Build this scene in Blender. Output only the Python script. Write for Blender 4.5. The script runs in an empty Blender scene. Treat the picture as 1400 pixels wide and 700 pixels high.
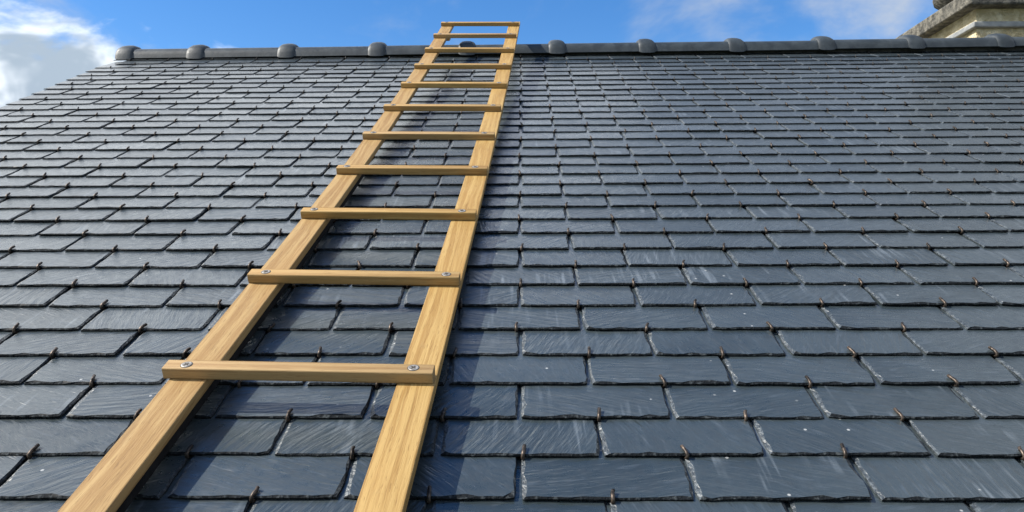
import bpy, bmesh, math, random
from mathutils import Vector, Matrix, Euler
R = math.radians
rnd = random.Random(7)
sc = bpy.context.scene
C = bpy.context.collection

# ------------------------------------------------------------------ frame of the roof
BETA = R(25.5)                       # roof pitch
Z0 = 3.3                             # height of the roof frame's origin above the ground
ROOF = Matrix.Translation((0, 0, Z0)) @ Matrix.Rotation(BETA, 4, 'X')   # local x along ridge, y up slope, z out of roof

# ------------------------------------------------------------------ camera
PT, YW, RL = 0.41009886, 0.01479111, -0.00711147
CAMP = Vector((0.0046137, -0.77025116, 0.66130245))
fw = Vector((-math.sin(YW)*math.cos(PT), math.cos(YW)*math.cos(PT), -math.sin(PT)))
r0 = Vector((math.cos(YW), math.sin(YW), 0)); u0 = r0.cross(fw)
rt = math.cos(RL)*r0 + math.sin(RL)*u0
up = -math.sin(RL)*r0 + math.cos(RL)*u0
m = Matrix((rt, up, -fw)).transposed().to_4x4(); m.translation = CAMP
cam_d = bpy.data.cameras.new('camera'); cam = bpy.data.objects.new('camera', cam_d); C.objects.link(cam)
cam.matrix_world = ROOF @ m
cam_d.sensor_width = 36; cam_d.lens = 36*1080/1400
cam_d.clip_start = 0.02; cam_d.clip_end = 3000
sc.camera = cam
def px(u, v, n):                      # roof frame -> photo pixel, only to rank slates by their size in view
    d = Vector((u, v, n)) - CAMP; z = d.dot(fw)
    if z < .05: return None
    return 700 + 1080*d.dot(rt)/z, 350 - 1080*d.dot(up)/z

# ------------------------------------------------------------------ sky and sun
SUN_ROOF = Vector((-.70, .21, .65)).normalized()
SUN = (ROOF.to_3x3() @ SUN_ROOF).normalized()
sun_el = math.asin(SUN.z); sun_az = math.atan2(SUN.x, SUN.y)
SKY_STRENGTH = .088; SUN_STRENGTH = 5.0; EXPOSURE = 0.60
sd = bpy.data.lights.new('sun', 'SUN'); sd.energy = SUN_STRENGTH; sd.angle = R(.53); sd.color = (1, .95, .87)
so = bpy.data.objects.new('sun', sd); C.objects.link(so)
so.rotation_euler = SUN.to_track_quat('Z', 'Y').to_euler(); so.location = (-20, 0, 25)

world = bpy.data.worlds.new('World'); sc.world = world; world.use_nodes = True

class NT:
    """terse node-tree writer"""
    def __init__(s, tree): s.t = tree; s.n = tree.nodes; s.l = tree.links
    def new(s, typ, ins=None, **kw):
        n = s.n.new(typ)
        for k, v in kw.items(): setattr(n, k, v)
        for k, v in (ins or {}).items(): s.put(n, k, v)
        return n
    def put(s, n, k, v):
        i = n.inputs[k]
        if isinstance(v, bpy.types.NodeSocket): s.l.new(v, i)
        elif isinstance(v, bpy.types.Node): s.l.new(v.outputs[0], i)
        else: i.default_value = v
    def math(s, op, a, b=0., c=None, clamp=False):
        n = s.new('ShaderNodeMath', {0: a, 1: b}, operation=op, use_clamp=clamp)
        if c is not None: s.put(n, 2, c)
        return n.outputs[0]
    def vmath(s, op, a, b=(0, 0, 0)):
        return s.new('ShaderNodeVectorMath', {0: a, 1: b}, operation=op).outputs[0]
    def step(s, x, lo, hi, a=0., b=1.):
        return s.new('ShaderNodeMapRange', {0: x, 1: lo, 2: hi, 3: a, 4: b}, interpolation_type='SMOOTHSTEP').outputs[0]
    def lin(s, x, lo, hi, a=0., b=1.):
        return s.new('ShaderNodeMapRange', {0: x, 1: lo, 2: hi, 3: a, 4: b}).outputs[0]
    def noise(s, vec, scale, detail=4, rough=.55, dist=0., out='Fac'):
        return s.new('ShaderNodeTexNoise', {'Vector': vec, 'Scale': scale, 'Detail': detail, 'Roughness': rough, 'Distortion': dist}).outputs[out]
    def mix(s, f, a, b, blend='MIX'):
        n = s.new('ShaderNodeMix', data_type='RGBA', blend_type=blend)
        s.put(n, 0, f); s.put(n, 6, a); s.put(n, 7, b); return n.outputs[2]
    def xyz(s, v):
        return s.new('ShaderNodeSeparateXYZ', {0: v}).outputs
    def cxyz(s, x, y, z=0.):
        return s.new('ShaderNodeCombineXYZ', {0: x, 1: y, 2: z}).outputs[0]

world.cycles.sampling_method = 'MANUAL'; world.cycles.sample_map_resolution = 512
WISP_AT, CUM_AT, PUFF_AT = (4.40, 2.1, 0), (7.9, 3.1, 0), (1.3, 8.0, 18.4)
w = NT(world.node_tree); w.n.clear()
sky = w.new('ShaderNodeTexSky', sky_type='NISHITA', sun_disc=False, sun_elevation=sun_el, sun_rotation=sun_az,
            altitude=300, air_density=1.0, dust_density=.25, ozone_density=2.5)
dirv = w.new('ShaderNodeTexCoord').outputs['Generated']
x, y, z = w.xyz(dirv)
skyc = w.new('ShaderNodeHueSaturation', {'Color': sky, 'Hue': .506, 'Saturation': 1.33, 'Value': 1.38}).outputs[0]
# high thin cloud, seen on a plane overhead
zz = w.math('ADD', w.math('MAXIMUM', z, 0.), .12)
plane = w.cxyz(w.math('DIVIDE', x, zz), w.math('DIVIDE', y, zz), 0.)
wisp = w.noise(w.vmath('ADD', w.vmath('MULTIPLY', plane, (1.0, .62, 1)), WISP_AT), 1.35, 6, .60, .35)
wisp = w.math('ADD', wisp, w.math('MULTIPLY', w.math('ABSOLUTE', w.math('ADD', x, .03)), .34))
wisp = w.math('ADD', wisp, w.math('MULTIPLY', w.math('MAXIMUM', w.math('SUBTRACT', z, .32), 0.), 1.0))  # unseen veil thickened above the view to whiten the slates' reflections
wisp = w.math('SUBTRACT', wisp, w.math('MULTIPLY', w.math('MAXIMUM', w.math('SUBTRACT', z, .60), 0.), 2.2))  # thinned towards the zenith so the near slates reflect less
wd = w.step(wisp, .56, .86, 0, .9)
# unseen cumulus above the view, shaped for the sheen on the left slates, thicker towards the west
cum = w.noise(w.vmath('ADD', plane, CUM_AT), 1.25, 5, .55, .3)
cum = w.math('ADD', cum, w.math('ADD', w.math('MULTIPLY', x, -.55), w.math('SUBTRACT', w.math('MULTIPLY', w.math('SUBTRACT', w.math('MINIMUM', z, .58), .50), 1.7), w.math('MULTIPLY', w.math('MAXIMUM', w.math('SUBTRACT', z, .62), 0.), 3.6))))
cd_ = w.step(cum, .50, .60)
# a bank of cumulus low over the horizon, higher towards the west
puff = w.noise(w.vmath('ADD', w.vmath('MULTIPLY', dirv, (1, 1, 1.7)), PUFF_AT), 5.5, 6, .58, .25)
edge = w.math('DIVIDE', w.math('SUBTRACT', w.math('SUBTRACT', 1.86, x), w.math('MULTIPLY', z, 8.6)), 8.6)
bank = w.math('ADD', edge, w.math('MULTIPLY', w.math('SUBTRACT', puff, .5), .15))
bd = w.step(bank, -.006, .016)
fold = w.noise(w.vmath('ADD', w.vmath('MULTIPLY', dirv, (1.2, 1, 2.2)), (3.3, 9.1, 2.0)), 6.5, 4, .55, .5)
shade = w.step(w.math('ADD', w.math('MULTIPLY', fold, 1.3), w.math('MULTIPLY', bank, -2.2)), .42, .72)
cl_col = w.mix(shade, (3.5, 4.3, 5.2, 1), (11.5, 12.0, 12.5, 1))
col = w.mix(wd, skyc, (4.6, 5.0, 5.5, 1))
col = w.mix(cd_, col, cl_col)
col = w.mix(bd, col, cl_col)
bg = w.new('ShaderNodeBackground', {'Color': col, 'Strength': SKY_STRENGTH})
w.new('ShaderNodeOutputWorld', {0: bg.outputs[0]})

vs = sc.view_settings
vs.view_transform = 'Standard'; vs.look = 'None'; vs.exposure = EXPOSURE; vs.gamma = 1; vs.use_curve_mapping = False

# ------------------------------------------------------------------ materials
def mat(name):
    mt = bpy.data.materials.new(name); mt.use_nodes = True
    t = NT(mt.node_tree); t.n.clear()
    bs = t.new('ShaderNodeBsdfPrincipled'); o = t.new('ShaderNodeOutputMaterial', {0: bs.outputs[0]})
    return mt, t, bs

def slate_material(name, per_object):
    mt, t, bs = mat(name)
    if per_object:
        oi = t.new('ShaderNodeObjectInfo'); r1 = oi.outputs['Random']
        co = t.new('ShaderNodeTexCoord').outputs['Object']
    else:
        r1 = t.new('ShaderNodeAttribute', attribute_name='tone').outputs['Fac']
        co = t.new('ShaderNodeAttribute', attribute_name='local').outputs['Vector']
    rim = t.new('ShaderNodeAttribute', attribute_name='rim').outputs['Fac']
    r2 = t.math('FRACT', t.math('MULTIPLY', r1, 17.31)); r3 = t.math('FRACT', t.math('MULTIPLY', r1, 91.77))
    r4 = t.math('FRACT', t.math('MULTIPLY', r1, 331.7))
    off = t.vmath('ADD', co, t.cxyz(t.math('MULTIPLY', r1, 61.), t.math('MULTIPLY', r2, 47.), t.math('MULTIPLY', r3, 9.)))
    # riven cleavage: fine ridges fanning in a direction of each slate's own
    cen = t.vmath('ADD', co, (-.11, -.02, 0))
    bend = t.new('ShaderNodeVectorMath', {0: t.noise(off, 7., 2, .5, 0, 'Color'), 'Scale': .030}, operation='SCALE').outputs[0]
    rot = t.new('ShaderNodeVectorRotate', {'Vector': t.vmath('ADD', cen, bend), 'Angle': t.lin(r2, 0, 1, -1.3, 1.6)}, rotation_type='Z_AXIS')
    rot = t.vmath('ADD', rot.outputs[0], t.cxyz(t.math('MULTIPLY', r3, 13.), t.math('MULTIPLY', r1, 29.), 0.))
    ridges = t.noise(t.vmath('MULTIPLY', rot, (9, 75, 9)), 1.0, 3, .62)
    ridges2 = t.noise(t.vmath('MULTIPLY', rot, (26, 150, 20)), 1.0, 2, .65)
    broad = t.noise(off, 9., 2, .5)
    grit = t.noise(off, 70., 3, .6)
    # water streaks running down the slope, on some slates
    stk = t.noise(t.vmath('MULTIPLY', off, (85, 5, 1)), 1.0, 2, .62)
    smask = t.math('MULTIPLY', t.step(r4, .45, .8), t.step(t.noise(off, 11., 2, .5), .42, .62))
    streak = t.math('MULTIPLY', t.step(stk, .52, .72), smask)
    # grain of dust and lichen specks
    vor = t.new('ShaderNodeTexVoronoi', {'Vector': off, 'Scale': 34.}, feature='F1')
    speck = t.math('MULTIPLY', t.step(vor.outputs['Distance'], .10, .045), t.step(t.xyz(vor.outputs['Color'])[0], .80, .84))
    tone = t.mix(r1, (.022, .031, .034, 1), (.037, .049, .054, 1))
    tone = t.mix(t.step(r3, .90, .97), tone, (.037, .047, .050, 1))
    tone = t.mix(t.math('MULTIPLY', t.step(broad, .35, .7), .45), tone, (.044, .059, .066, 1))
    tone = t.mix(t.math('MULTIPLY', t.step(grit, .5, .75), .35), tone, (.020, .025, .028, 1))
    tone = t.mix(t.math('MULTIPLY', t.step(ridges2, .55, .72), .30), tone, (.085, .105, .125, 1))
    tone = t.mix(t.math('MULTIPLY', streak, .7), tone, (.14, .165, .185, 1))
    tone = t.mix(t.math('MULTIPLY', speck, .8), tone, (.42, .43, .42, 1))
    flake = t.noise(off, 130., 2, .6)
    rimc = t.mix(t.step(flake, .40, .66), (.020, .027, .033, 1), (.095, .112, .122, 1))
    tone = t.mix(t.math('MULTIPLY', rim, .85), tone, rimc)
    tail = t.new('ShaderNodeAttribute', attribute_name='tail').outputs['Fac']
    tone = t.mix(tail, tone, t.mix(t.step(flake, .50, .72), (.008, .010, .012, 1), (.05, .058, .062, 1)))  # broken edge of tail and right side, with their shade painted in
    t.put(bs, 'Base Color', tone)
    rg = t.math('ADD', t.lin(grit, .3, .7, .23, .35), t.math('MULTIPLY', r4, .06))
    t.put(bs, 'Roughness', t.math('ADD', rg, t.math('ADD', t.math('MULTIPLY', rim, .2), t.math('MULTIPLY', tail, .3))))
    t.put(bs, 'Specular IOR Level', t.math('MULTIPLY_ADD', tail, -.8, .9))
    h = t.math('ADD', t.math('MULTIPLY', ridges, t.lin(r4, 0, 1, .25, 1.1)), t.math('MULTIPLY', ridges2, .35))
    h = t.math('ADD', h, t.math('MULTIPLY', broad, .9))
    h = t.math('ADD', h, t.math('MULTIPLY', t.math('MULTIPLY', flake, rim), 1.6))
    b = t.new('ShaderNodeBump', {'Strength': .8, 'Distance': .0034, 'Height': h})
    t.put(bs, 'Normal', b)
    t.put(bs, 'Coat Weight', t.math('MULTIPLY_ADD', rim, -.30, .30)); t.put(bs, 'Coat Roughness', t.lin(grit, .3, .7, .22, .38))
    return mt
M_SLATE = slate_material('slate_riven', True)
M_SLATE_FIELD = slate_material('slate_riven_field', False)

def wood_material():
    mt, t, bs = mat('planed_oak')
    co = t.new('ShaderNodeTexCoord').outputs['Object']; oi = t.new('ShaderNodeObjectInfo').outputs['Random']
    o2 = t.math('FRACT', t.math('MULTIPLY', oi, 23.7))
    p = t.vmath('ADD', co, t.cxyz(t.math('MULTIPLY', oi, 31.), t.math('MULTIPLY', oi, 7.), t.math('MULTIPLY', oi, 3.)))
    # local x runs along the grain
    wv = t.new('ShaderNodeVectorMath', {0: t.noise(t.vmath('MULTIPLY', p, (2.6, 14, 14)), 1., 3, .55, 0, 'Color'), 'Scale': .030}, operation='SCALE').outputs[0]
    q = t.vmath('ADD', p, wv)
    ring = t.noise(t.vmath('MULTIPLY', q, (.9, 95, 60)), 1., 3, .62)             # growth rings cut flat: uneven lines along the board
    line = t.noise(t.vmath('MULTIPLY', q, (2.2, 260, 200)), 1., 3, .6)
    fib = t.noise(t.vmath('MULTIPLY', p, (18, 620, 620)), 1., 3, .6)
    pore = t.noise(t.vmath('MULTIPLY', q, (42, 640, 640)), 1., 2, .5)
    big = t.noise(t.vmath('MULTIPLY', p, (3.0, 16, 16)), 1., 3, .55)
    dirt = t.noise(t.vmath('MULTIPLY', p, (9, 30, 30)), 1., 4, .6)
    c = t.mix(t.step(ring, .40, .62), (.450, .292, .112, 1), (.330, .190, .062, 1))
    c = t.mix(t.math('MULTIPLY', t.step(line, .54, .66), .55), c, (.235, .125, .038, 1))
    c = t.mix(t.math('MULTIPLY', t.step(fib, .45, .7), .35), c, (.52, .35, .15, 1))
    c = t.mix(t.math('MULTIPLY', t.step(pore, .60, .70), .5), c, (.17, .09, .03, 1))
    c = t.mix(t.math('MULTIPLY', t.step(big, .46, .72), .40), c, (.40, .225, .072, 1))
    c = t.mix(t.math('MULTIPLY', t.step(dirt, .60, .80), .35), c, (.20, .145, .085, 1))
    c = t.new('ShaderNodeHueSaturation', {'Color': c, 'Hue': t.lin(oi, 0, 1, .498, .503), 'Saturation': t.lin(o2, 0, 1, .90, 1.02), 'Value': t.lin(oi, 0, 1, .79, .92)}).outputs[0]
    t.put(bs, 'Base Color', c)
    t.put(bs, 'Roughness', t.lin(fib, .3, .7, .55, .75))
    t.put(bs, 'Specular IOR Level', .3)
    b = t.new('ShaderNodeBump', {'Strength': .45, 'Distance': .0012, 'Height': t.math('ADD', t.math('MULTIPLY', line, -.7), t.math('MULTIPLY', pore, -.6))})
    t.put(bs, 'Normal', b)
    return mt
M_WOOD = wood_material()

def simple(name, c0, c1, scale, rough=(.5, .7), bump=.3, dist=.003, metal=0., spec=.5, det=6):
    mt, t, bs = mat(name)
    co = t.new('ShaderNodeTexCoord').outputs['Object']; oi = t.new('ShaderNodeObjectInfo').outputs['Random']
    p = t.vmath('ADD', co, t.cxyz(t.math('MULTIPLY', oi, 31.), t.math('MULTIPLY', oi, 17.), 0.))
    n = t.noise(p, scale, det, .62, .2); n2 = t.noise(p, scale*4.3, 5, .6)
    t.put(bs, 'Base Color', t.mix(t.step(n, .36, .66), (*c0, 1), (*c1, 1)))
    t.put(bs, 'Roughness', t.lin(n2, .3, .7, *rough)); t.put(bs, 'Metallic', metal); t.put(bs, 'Specular IOR Level', spec)
    if bump:
        h = t.math('ADD', n, t.math('MULTIPLY', n2, .5))
        t.put(bs, 'Normal', t.new('ShaderNodeBump', {'Strength': bump, 'Distance': dist, 'Height': h}))
    return mt
M_HOOK = simple('hook_steel', (.014, .011, .009), (.12, .092, .072), 120, (.35, .55), .2, .0006, .6)
M_SCREW = simple('zinc_screw', (.20, .185, .165), (.42, .40, .37), 160, (.45, .6), .2, .0004, .5)
M_SCREW_DARK = simple('screw_recess', (.03, .025, .02), (.06, .05, .04), 200, (.6, .8), 0)
M_RAIL_SHADE = simple('rail_shade_black', (.006, .006, .007), (.014, .014, .015), 60, (.75, .9), .2, .001, 0., .2)  # near-black for the added strips of shade under the rails
M_HOOK_DARK = simple('hook_tarnished', (.010, .009, .009), (.035, .030, .027), 120, (.5, .7), 0)
M_RIDGE = simple('ridge_tile_clay', (.020, .027, .032), (.042, .052, .058), 14, (.45, .62), .35, .003)
M_MORTAR = simple('mortar_bed', (.03, .03, .03), (.06, .06, .058), 40, (.8, .95), .5, .004)
M_DECK = simple('roof_boards', (.05, .04, .032), (.09, .07, .05), 12, (.8, .95), .3)
M_STONE = simple('cream_rough_stone', (.50, .41, .23), (.80, .70, .47), 16, (.8, .95), .9, .03)
M_CORNICE = simple('weathered_cornice', (.05, .048, .040), (.20, .185, .15), 22, (.75, .92), .8, .02)
M_LEAD = simple('grey_string_course', (.20, .21, .21), (.33, .34, .335), 20, (.5, .7), .3, .004)
M_RENDER = simple('pale_render', (.52, .47, .38), (.66, .61, .51), 9, (.8, .95), .4, .004)
M_GRASS = simple('ground_grass', (.035, .055, .018), (.075, .095, .035), .8, (.85, .98), .6, .05)

# ------------------------------------------------------------------ object helpers
def link(name, me, parent=None, loc=(0, 0, 0), rot=(0, 0, 0)):
    o = bpy.data.objects.new(name, me); C.objects.link(o)
    o.location = loc; o.rotation_euler = rot
    if parent: o.parent = parent
    return o
def tag(o, label, cat, group=None):
    o['label'] = label; o['category'] = cat
    if group: o['group'] = group
    return o
def mesh_from(name, verts, faces, mats, smooth=False, fmat=None):
    me = bpy.data.meshes.new(name); me.from_pydata(verts, [], faces)
    for mm in mats: me.materials.append(mm)
    if fmat: me.polygons.foreach_set('material_index', fmat)
    if smooth: me.polygons.foreach_set('use_smooth', [True]*len(me.polygons))
    me.validate(); me.update(); return me
def box_mesh(name, x0, x1, y0, y1, z0, z1, mt, bev=0., seg=2):
    bm = bmesh.new()
    bmesh.ops.create_cube(bm, size=1, matrix=Matrix.Translation(((x0+x1)/2, (y0+y1)/2, (z0+z1)/2)) @ Matrix.Diagonal((x1-x0, y1-y0, z1-z0, 1)))
    if bev: bmesh.ops.bevel(bm, geom=list(bm.edges), offset=bev, segments=seg, affect='EDGES', profile=.5)
    me = bpy.data.meshes.new(name); bm.to_mesh(me); bm.free(); me.materials.append(mt); return me

# ------------------------------------------------------------------ ground
g = link('ground', mesh_from('ground', [(-1500, -1500, 0), (1500, -1500, 0), (1500, 1500, 0), (-1500, 1500, 0)], [(0, 1, 2, 3)], [M_GRASS]))
g['kind'] = 'structure'

# ------------------------------------------------------------------ the roof
roof = bpy.data.objects.new('slate_roof', None); C.objects.link(roof)
roof.matrix_world = ROOF
tag(roof, 'pitched roof of dark blue grey slates held by small hooks under a ridge of grey tiles', 'roof')

SW, SE, ST = .22, .0883, .0047         # slate module along the ridge, usual exposure, thickness
VROW = [0.0026, 0.0890, 0.1745, 0.2625, 0.3495, 0.436, 0.5275, 0.6160, 0.7040, 0.795, 0.8855, 0.9740, 1.0609, 1.1472, 1.2339, 1.3218,
        1.4100, 1.5007, 1.5930, 1.6865, 1.7775, 1.8680, 1.9610, 2.0555, 2.1499, 2.2465, 2.3440, 2.4447, 2.5480, 2.6520, 2.7560, 2.8580,
        2.9600, 3.0610, 3.1650, 3.2740]
def vrow(n): return VROW[n] if n >= 0 else VROW[0] + n*SE
def interp(x, xs, ys):
    if x <= xs[0]: return ys[0]
    for a, b, c, d in zip(xs, xs[1:], ys, ys[1:]):
        if x <= b: return c + (d-c)*(x-a)/(b-a)
    return ys[-1]
def tilt(n): return interp(n, [0, 8, 16, 24, 28, 33, 36], [.000, .005, .009, .0125, .021, .033, .034])
def verge(n): return -SW*(9.0 + (n-25)*.026)
RIGHT = 3.35
N0, N1 = -9, 36

def slate_shape(seed, width, length, expo, nt, ns, th=ST):
    """outline of one dressed slate, tail at y=0; returns verts, faces, rim values"""
    q = random.Random(seed); b = []
    j = lambda a: q.uniform(-a, a)
    nick = q.random() < .25; nx = q.uniform(.2, .8)
    for i in range(nt+1):                               # tail, left to right
        x = width*i/nt; dy = j(.0008)
        if nick and abs(i/nt-nx) < .07: dy += q.uniform(.0006, .0022)
        if i in (0, nt): dy += q.uniform(0, .003); x += (q.uniform(0, .0025) if i == 0 else -q.uniform(0, .0025))
        b.append((x, dy, 't'))
    for i in range(1, ns+1): b.append((width + j(.0011), expo*1.12*i/ns, 'r'))
    b.append((width, length, 'h')); b.append((0, length, 'h'))
    for i in range(ns, 0, -1): b.append((j(.0011), expo*1.12*i/ns, 'l'))
    n = len(b); V = []; rim = []
    for k, (x, yy, s) in enumerate(b):                  # inner top ring
        dx = dy = 0
        if s == 't': dy = q.uniform(.0004, .0032) + (q.uniform(.001, .005) if q.random() < .22 else 0)
        if s == 'r' or k == nt: dx = -q.uniform(.0010, .0052)
        if s == 'l' or k == 0: dx = q.uniform(.0025, .0075)
        V.append((x+dx, yy+dy, 0)); rim.append(0.)
    for (x, yy, s) in b:                                # outer ring, the dressed edge
        V.append((x, yy, -.0016 - q.uniform(0, .0012) if s != 'h' else -.0005)); rim.append(1.)
    for (x, yy, s) in b: V.append((x + (q.uniform(-.0006, .0006)), yy + (.0006 if s == 't' else 0), -th)); rim.append(.7)
    F = [tuple(range(n))]
    for k in range(n):
        l = (k+1) % n
        F.append((n+k, n+l, l, k)); F.append((2*n+k, 2*n+l, n+l, n+k))
    F.append(tuple(range(3*n-1, 2*n-1, -1)))
    return V, F, rim, n
def edge_shade_values(F, n, nt, ns):
    # painted shade: full on the broken edge of the tail, less on the right-hand side, 0 on the face and the left edge
    out = []
    for fi, f in enumerate(F):
        k = (fi-1)//2
        v = 0. if fi == 0 or fi == len(F)-1 else (1. if k < nt else (.75 if k <= nt+ns else 0.))
        out += [v]*len(f)
    return out
def slate_mesh(name, *a):
    V, F, rim, n = slate_shape(*a)
    # a hidden split: the rim starts at the ridge between top face and dressed edge
    me = mesh_from(name, V, F, [M_SLATE])
    at = me.attributes.new('rim', 'FLOAT', 'CORNER')
    vals = []
    for p in me.polygons:
        top = len(p.vertices) > 4 and p.normal.z > .5
        for vi in p.vertices: vals.append(0. if top else max(.75, rim[vi]))
    at.data.foreach_set('value', vals)
    ta = me.attributes.new('tail', 'FLOAT', 'CORNER'); ta.data.foreach_set('value', edge_shade_values(F, n, a[4], a[5]))
    return me

# hook: wire coming out of the joint below, bent round the tail and lying on the face
def tube(path, rad, sides=5):
    V = []; F = []
    for i, p in enumerate(path):
        p = Vector(p); a = Vector(path[max(0, i-1)]); b = Vector(path[min(len(path)-1, i+1)])
        d = (b-a).normalized(); s = Vector((1, 0, 0)); tt = d.cross(s).normalized()
        for k in range(sides):
            an = 2*math.pi*k/sides; V.append(tuple(p + rad*(math.cos(an)*s + math.sin(an)*tt)))
    for i in range(len(path)-1):
        for k in range(sides):
            l = (k+1) % sides; F.append((i*sides+k, i*sides+l, (i+1)*sides+l, (i+1)*sides+k))
    F.append(tuple(range(sides-1, -1, -1))); e = (len(path)-1)*sides; F.append(tuple(range(e, e+sides)))
    return V, F
HOOK_PATHS = []
for k in range(4):
    h = [.0135, .011, .0155, .0125][k]
    HOOK_PATHS.append([(0, .03, -ST-.0012), (0, .0, -ST-.0016), (0, -.0036, -.0040), (0, -.0034, .0006), (0, .002, .0026), (0, h*.6, .0031), ((-.001, .0015, 0, .002)[k], h, .0040)])
HOOK_MESH = []
for k, p in enumerate(HOOK_PATHS):
    V, F = tube(p, .0026, 6); HOOK_MESH.append(mesh_from('hook', V, F, [M_HOOK], smooth=True))

VAR = [slate_mesh('slate', 100+k, SW-.0058, .232, SE, 14, 6) for k in range(18)]
items = []
for n in range(N0, N1):
    ev = vrow(n+1)-vrow(n) if n+1 < N1 else .11
    half = 0 if n % 2 == 0 else .5
    ul = verge(n) + rnd.uniform(-.0015, .0015)
    k = math.floor(ul/SW - half)
    while True:
        a = (k+half)*SW + .002 + rnd.uniform(-.0018, .0018); b = a + SW - .0058
        full = True
        k += 1
        if b < ul + .05: continue
        if a < ul or a - ul < .05:
            if a < ul or a-ul > .0: a = ul; full = abs(b-a-(SW-.0058)) < 1e-4
        if a > RIGHT: break
        v = vrow(n) + tilt(n)*a + rnd.gauss(0, .0011)
        pts = [px(a, v, 0), px(b, v, 0), px(b, v+ev, 0), px(a, v+ev, 0)]
        area = 0
        if all(pts):
            cl = [(min(max(p[0], 0), 1400), min(max(p[1], 0), 700)) for p in pts]
            area = abs(sum(cl[i][0]*cl[(i+1) % 4][1]-cl[(i+1) % 4][0]*cl[i][1] for i in range(4)))/2
        items.append(dict(n=n, a=a, b=b, v=v, ev=ev, full=full, area=area, lift=rnd.uniform(0, .0006), rx=rnd.gauss(0, .0035), ry=rnd.gauss(0, .0030), rz=tilt(n)+rnd.gauss(0, .0022),
                          var=rnd.randrange(len(VAR)), hk=rnd.randrange(4), hx=rnd.gauss(0, .004), hr=rnd.gauss(0, .16), tone=rnd.random()))
order = sorted([i for i in items if i['full'] and i['area'] > 0], key=lambda i: -i['area'])
single = set(id(i) for i in order[:300])
SV, SF, SR, ST_, SL, STL, HV, HF = [], [], [], [], [], [], [], []
for it in items:
    # each slate leans on the two below it: its tail rides one thickness higher than its bed
    lean = -(interp(it['n'], [8, 22], [ST, .0034])+.0006)/SE + it['rx']
    wid = it['b']-it['a']
    mtx = Matrix.Translation((it['a'], it['v'], it['lift'])) @ Euler((lean, it['ry'], it['rz']), 'ZYX').to_matrix().to_4x4()
    hm = Matrix.Translation((wid/2 + it['hx'], 0, 0)) @ Matrix.Rotation(it['hr'], 4, 'Z')
    if id(it) in single:
        o = link('slate', VAR[it['var']], roof); o.matrix_local = mtx
        if it['tone'] > .02:
            h = link('hook', HOOK_MESH[it['hk']], o); h.matrix_local = hm
    else:
        V, F, rim, n = slate_shape(rnd.randrange(1 << 30), wid, .232 if it['n'] < N1-1 else .135, min(it['ev'], .1), 7, 3, interp(it['n'], [8, 22], [ST, .0034]))
        base = len(SV)
        SV += [tuple(mtx @ Vector(p)) for p in V]
        for fi, f in enumerate(F):
            SF.append(tuple(base+k for k in f))
            SR += [0. if fi == 0 else max(.75, rim[k]) for k in f]
        STL += edge_shade_values(F, n, 7, 3)
        SL += [c for p in V for c in p]; ST_ += [it['tone']]*len(V)
        if it['area'] > 0 and wid > .12:
            hv, hf = tube(HOOK_PATHS[it['hk']][1:], .0026, 4); hb = len(HV)
            HV += [tuple(mtx @ hm @ Vector(p)) for p in hv]; HF += [tuple(hb+k for k in f) for f in hf]
me = mesh_from('slate_field', SV, SF, [M_SLATE_FIELD])
me.attributes.new('tone', 'FLOAT', 'POINT').data.foreach_set('value', ST_)
me.attributes.new('local', 'FLOAT_VECTOR', 'POINT').data.foreach_set('vector', SL)
me.attributes.new('rim', 'FLOAT', 'CORNER').data.foreach_set('value', SR)
me.attributes.new('tail', 'FLOAT', 'CORNER').data.foreach_set('value', STL)
o = link('slate_field', me, roof); o['kind'] = 'stuff'; o['label'] = 'smaller slates of the upper courses and the margins'
o = link('hook_field', mesh_from('hook_field', HV, HF, [M_HOOK_DARK], smooth=True), roof); o['kind'] = 'stuff'; o['label'] = 'hooks of the smaller slates'

# boarding under the slates, back slope, walls below (all hidden from this view, there from the side)
VR = 3.42; cb, sb = math.cos(BETA), math.sin(BETA)
vb = vrow(N0) + .03
def deckpt(u, v, d): return (u, v + (tilt(36)*u if v > 2 else 0), d)
uL0, uL1 = verge(N0)+.035, verge(38)+.035
V = [deckpt(uL0, vb, -.024), deckpt(RIGHT, vb, -.024), deckpt(RIGHT, VR, -.024), deckpt(uL1, VR, -.024),
     deckpt(uL0, vb, -.05), deckpt(RIGHT, vb, -.05), deckpt(RIGHT, VR, -.05), deckpt(uL1, VR, -.05)]
F = [(0, 1, 2, 3), (7, 6, 5, 4), (0, 4, 5, 1), (1, 5, 6, 2), (2, 6, 7, 3), (3, 7, 4, 0)]
link('roof_boarding', mesh_from('roof_boarding', V, F, [M_DECK]), roof)
def wpt(u, yy, zz):                     # world offsets from the ridge line, in roof frame coordinates
    return (u, VR + tilt(36)*u + yy*cb + zz*sb, -.03 - yy*sb + zz*cb)
D = 4.2
V = [wpt(uL1, .0, 0), wpt(RIGHT, .0, 0), wpt(RIGHT, D, -D*math.tan(BETA)), wpt(uL1, D, -D*math.tan(BETA)),
     wpt(uL1, .0, -.04), wpt(RIGHT, .0, -.04), wpt(RIGHT, D, -.04-D*math.tan(BETA)), wpt(uL1, D, -.04-D*math.tan(BETA))]
link('back_slope', mesh_from('back_slope', V, F, [M_DECK]), roof)
inv = ROOF.inverted()
apex = ROOF @ Vector((0, VR, -.06)); eave = ROOF @ Vector((0, vb+.12, -.06))
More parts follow.
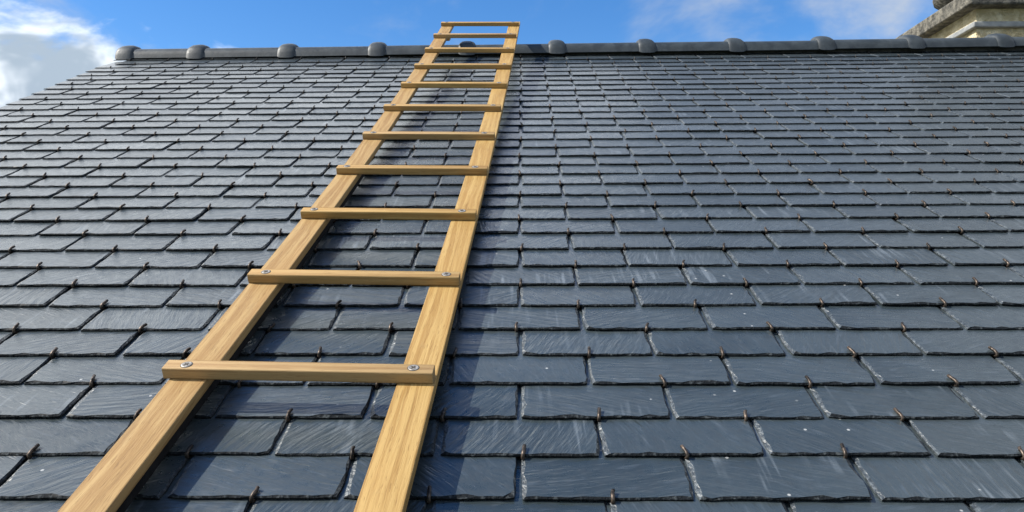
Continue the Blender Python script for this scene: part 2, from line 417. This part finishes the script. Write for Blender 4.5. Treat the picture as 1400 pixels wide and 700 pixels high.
def house_wall(name, poly, axis, a0, a1):
    n = len(poly)
    mk = (lambda p, a: inv @ Vector((a, p[0], p[1]))) if axis == 'x' else (lambda p, a: inv @ Vector((p[0], a, p[1])))
    V = [tuple(mk(p, a0)) for p in poly] + [tuple(mk(p, a1)) for p in poly]
    F = [tuple(range(n)), tuple(range(2*n-1, n-1, -1))] + [(k, n+k, n+(k+1) % n, (k+1) % n) for k in range(n)]
    bm = bmesh.new(); me = mesh_from(name, V, F, [M_RENDER]); bm.from_mesh(me); bmesh.ops.recalc_face_normals(bm, faces=bm.faces); bm.to_mesh(me); bm.free()
    return link(name, me, roof)
yb = apex.y + D*.95; zb = apex.z - D*.95*math.tan(BETA)
gable = [(eave.y, .0), (eave.y, eave.z), (apex.y-.07, apex.z-.04), (apex.y-.07+.02, apex.z-.04), (yb, zb-.05), (yb, .0)]
house_wall('gable_wall', gable, 'x', -1.85, -1.6)
house_wall('gable_wall', gable, 'x', 2.95, 3.2)
house_wall('eaves_wall', [(-1.598, 0), (2.948, 0), (2.948, eave.z), (-1.598, eave.z)], 'y', eave.y+.02, eave.y+.27)

# ------------------------------------------------------------------ ridge tiles
def profile(s=1., top=0., drop=0.):
    # front foot, up the steep front, over the crown, down the back (y across ridge, z up), local to the tile
    P = [(-.108, -.023), (-.104, -.005), (-.099, .010), (-.086, .025), (-.060, .037), (-.032, .045), (0, .049)]
    P = [(a*s, b*s + (top*(max(b, 0)/.049)) - (drop if i == 0 else 0)) for i, (a, b) in enumerate(P)]
    return P + [(-a, b) for a, b in P[-2::-1]]
def loft(sections, thick=.013):
    """sections: list of (x, profile); closed shell with thickness"""
    n = len(sections[0][1]); V = []; F = []
    for x_, P in sections: V += [(x_, a, b) for a, b in P]
    off = len(V)
    for x_, P in sections: V += [(x_, a*.88, b - thick if abs(a) < .09 else b) for a, b in P]
    ns = len(sections)
    for i in range(ns-1):
        for k in range(n-1):
            F.append((i*n+k, (i+1)*n+k, (i+1)*n+k+1, i*n+k+1)[::-1])
            F.append((off+i*n+k, off+(i+1)*n+k, off+(i+1)*n+k+1, off+i*n+k+1))
        for k in (0, n-1): F.append((i*n+k, (i+1)*n+k, off+(i+1)*n+k, off+i*n+k))
    for i in (0, ns-1):
        for k in range(n-1): F.append((i*n+k, i*n+k+1, off+i*n+k+1, off+i*n+k))
    return V, F
def shell(name, sections, mt):
    V, F = loft(sections); me = mesh_from(name, V, F, [mt])
    bm = bmesh.new(); bm.from_mesh(me); bmesh.ops.recalc_face_normals(bm, faces=bm.faces)
    for f in bm.faces: f.smooth = True
    for e in bm.edges:
        if len(e.link_faces) == 2 and e.calc_face_angle(0) > R(40): e.smooth = False
    bm.to_mesh(me); bm.free(); return me
PITCH = .454
tile_me = shell('ridge_tile', [(.02, profile()), (.12, profile()), (.25, profile()), (.36, profile()), (PITCH-.004, profile())], M_RIDGE)
END_LEN = -1.639 + 2.012
end_me = shell('ridge_tile', [(.02, profile()), (.12, profile()), (.25, profile()), (END_LEN-.004, profile())], M_RIDGE)
collar_me = shell('collar', [(-.042, profile(1.03)), (-.036, profile(1.06, .009, .004)), (-.026, profile(1.08, .015, .006)), (-.006, profile(1.09, .017, .007)), (.016, profile(1.09, .016, .007)),
                             (.031, profile(1.07, .012, .006)), (.038, profile(1.05, .006, .004)), (.042, profile(1.02))], M_RIDGE)
VT = 3.385                              # where the crown of the ridge stands on the slope
RZ = .0262
U0 = -2.012; U1 = -1.639
for i in range(13):
    u = U0 if i == 0 else U1 + (i-1)*PITCH
    if u > RIGHT: break
    loc = (u, VT + RZ*u, .0)
    # stands upright over the ridge: crown axis lifted off the slope plane
    zc = -.011 + .0045*u
    o = link('ridge_tile', end_me if i == 0 else tile_me, roof)
    o.matrix_local = Matrix.Translation((u, VT + RZ*u + rnd.gauss(0, .0012), zc + rnd.gauss(0, .0012))) @ Euler((-BETA, -.0045, RZ+rnd.gauss(0, .0012)), 'XYZ').to_matrix().to_4x4()
    c = link('collar', collar_me, o)
    if i == 0: c.location.x = .018
# mortar closing the ridge from inside
def band(name, u0_, u1_, y0, y1, z0, z1, mt):
    me = box_mesh(name, u0_, u1_, y0, y1, z0, z1, mt)
    o = link(name, me, roof); o.matrix_local = Matrix.Translation((0, VT, 0)) @ Euler((-BETA, -.0045, RZ), 'XYZ').to_matrix().to_4x4(); return o
band('mortar_bed', U0+.03, RIGHT, -.070, .070, -.06, -.004, M_MORTAR)

# ------------------------------------------------------------------ ladder
ladder = bpy.data.objects.new('roof_ladder', None); C.objects.link(ladder)
tag(ladder, 'long wooden ladder with screwed flat rungs lying up the slates past the ridge', 'ladder')
d = Vector((.0106514, .3007, -.0007494)).normalized()
ax = Vector((1, .0320, 0)); ax = (ax - d*ax.dot(d)).normalized(); nz = ax.cross(d).normalized()
RUNG_T, RAIL_T = .018, .0155
BOW = .0139                                                    # it sags between the eaves and the ridge
sag = lambda t: BOW*(t-.3)**2
lm = Matrix((ax, d, nz)).transposed().to_4x4(); lm.translation = Vector((-.3121, .2041, .0420))
ladder.matrix_world = ROOF @ lm                                # ladder frame: x across, y along, z out; rails' face at z=0
def lboard(name, length, width, thick, bev, cuts=0, bend=None):
    """board along local x, rounded arrises"""
    bm = bmesh.new()
    bmesh.ops.create_cube(bm, size=1, matrix=Matrix.Diagonal((length, width, thick, 1)))
    long_edges = [e for e in bm.edges if abs((e.verts[0].co-e.verts[1].co).x) > .5*length]
    bmesh.ops.bevel(bm, geom=long_edges, offset=bev, segments=3, affect='EDGES', profile=.5)
    ends = [e for e in bm.edges if abs(abs(e.verts[0].co.x)-length/2) < 1e-5 and abs(abs(e.verts[1].co.x)-length/2) < 1e-5]
    bmesh.ops.bevel(bm, geom=ends, offset=bev*.6, segments=2, affect='EDGES', profile=.5)
    for f in bm.faces: f.smooth = True
    for e in bm.edges:
        if len(e.link_faces) == 2 and e.calc_face_angle(0) > R(35): e.smooth = False
    for k in range(1, cuts):
        bmesh.ops.bisect_plane(bm, geom=list(bm.verts)+list(bm.edges)+list(bm.faces), plane_co=(-length/2+length*k/cuts, 0, 0), plane_no=(1, 0, 0))
    if bend:
        for v_ in bm.verts: v_.co.z += bend(v_.co.x)
    me = bpy.data.meshes.new(name); bm.to_mesh(me); bm.free(); me.materials.append(M_WOOD); return me
Y0L, Y1L = -.95, 3.205
for xc, wd_ in ((-.1694, .0562), (.1640, .0556)):
    yc = (Y0L+Y1L)/2
    me = lboard('rail', Y1L-Y0L, wd_, RAIL_T, .0022, 26, lambda x_: sag(x_+yc))
    o = link('rail', me, ladder); o.matrix_local = Matrix.Translation((xc, yc, -RAIL_T/2)) @ Matrix.Rotation(R(90), 4, 'Z')
    # near-black strip added under the rail to darken it like contact shade
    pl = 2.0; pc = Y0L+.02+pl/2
    o = link('rail_shade_strip', lboard('rail_shade_strip', pl, wd_-.010, .019, .002, 14, lambda x_: sag(x_+pc)), ladder); o.data.materials[0] = M_RAIL_SHADE
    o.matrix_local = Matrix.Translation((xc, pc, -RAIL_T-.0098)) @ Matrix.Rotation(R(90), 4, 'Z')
    # a block under each rail bears on the crown of the ridge
    b_ = link('bearing_block', lboard('bearing_block', .05, .030, .070, .003), ladder); b_.matrix_local = Matrix.Translation((xc-.012, 3.175, sag(3.175)-RAIL_T-.036)) @ Matrix.Rotation(R(90), 4, 'Z')
def screw_mesh():
    bm = bmesh.new(); seg = 24; rr = .0078
    rings = [(rr*1.14, .0), (rr*1.14, .0006), (rr, .0006), (rr, .0010), (rr*.86, .0015), (rr*.55, .0014)]
    vv = [[bm.verts.new((r_*math.cos(2*math.pi*k/seg), r_*math.sin(2*math.pi*k/seg), z_)) for k in range(seg)] for r_, z_ in rings]
    for ri, (a, b) in enumerate(zip(vv, vv[1:])):
        for k in range(seg): bm.faces.new((a[k], a[(k+1) % seg], b[(k+1) % seg], b[k])).material_index = 1 if ri < 2 else 0
    bm.faces.new(vv[-1])
    for an in (0, math.pi/2):                                   # cross recess
        cs = bmesh.ops.create_cube(bm, size=1, matrix=Matrix.Rotation(an, 4, 'Z') @ Matrix.Translation((0, 0, .0012 + .0002*(an > 0))) @ Matrix.Diagonal((.0080, .0019, .0012, 1)))
        for f in {f for v_ in cs['verts'] for f in v_.link_faces}: f.material_index = 1
    me = bpy.data.meshes.new('screw'); bm.to_mesh(me); bm.free(); me.materials.append(M_SCREW); me.materials.append(M_SCREW_DARK); return me
SCREW = screw_mesh()
RUNG = lboard('rung', .3885, .026, RUNG_T, .0022); RUNG_LONG = lboard('rung', .3940, .026, RUNG_T, .0022)
TS = [-.370, -.0070, 0.3205, 0.651, 0.9639, 1.2812, 1.6011, 1.9161, 2.2195, 2.5191, 2.8177, 3.0883]
for i, t_ in enumerate(TS):
    o = link('rung', RUNG_LONG if i == 1 else RUNG, ladder)
    o.matrix_local = Matrix.Translation((-.004 - .003*(i == 1) + rnd.gauss(0, .001), t_ + .013, sag(t_+.013) + RUNG_T/2 + .0002)) @ Euler((2*BOW*(t_-.3), 0, rnd.gauss(0, .003)), 'XYZ').to_matrix().to_4x4()
    for sx in (-1, 1):
        q_ = link('screw', SCREW, o, (sx*.1660 + rnd.uniform(-.004, .004), rnd.uniform(-.002, .002), RUNG_T/2 - .0004), (0, 0, rnd.uniform(0, 1.5)))

# ------------------------------------------------------------------ chimney behind the ridge
camw = cam.matrix_world.translation
ch = bpy.data.objects.new('chimney_stack', None); C.objects.link(ch)
tag(ch, 'cream stone chimney stack with dark weathered cornice rising behind the ridge', 'chimney')
DCH = 4.55
ch.location = (camw.x, camw.y, camw.z)                       # placed below; numbers measured from eye level
cx = 2.62; ch.location = (camw.x + cx, camw.y + DCH, camw.z + .6)
def cbox(name, x0, x1, y0, y1, z0, z1, mt, bev): return link(name, box_mesh(name, x0, x1, y0, y1, z0, z1, mt, bev, 3), ch)
CW, CD = 1.25, .85
cbox('shaft', 0, CW, 0, CD, -1.3, 1.06, M_STONE, .006)
cbox('string_course', -.028, CW+.028, -.028, CD+.028, .870, .905, M_LEAD, .008)
cbox('cornice', -.075, CW+.075, -.075, CD+.075, .985, 1.075, M_CORNICE, .012)
def lathe(name, prof, seg, mt, loc):
    V = [(r_*math.cos(2*math.pi*k/seg), r_*math.sin(2*math.pi*k/seg), z_) for r_, z_ in prof for k in range(seg)]
    F = [(i*seg+k, i*seg+(k+1) % seg, (i+1)*seg+(k+1) % seg, (i+1)*seg+k) for i in range(len(prof)-1) for k in range(seg)]
    F += [tuple(range(seg-1, -1, -1)), tuple(range((len(prof)-1)*seg, len(prof)*seg))]
    return link(name, mesh_from(name, V, F, [mt], smooth=True), ch, loc)
POT = [(.10, 0), (.105, .05), (.13, .085), (.165, .11), (.172, .14), (.16, .17), (.135, .20), (.125, .45), (.15, .47), (.15, .52), (.115, .525), (.105, .40)]
for px_ in (.18, .62, 1.06): lathe('chimney_pot', POT, 28, M_CORNICE, (px_, .45, 1.077))
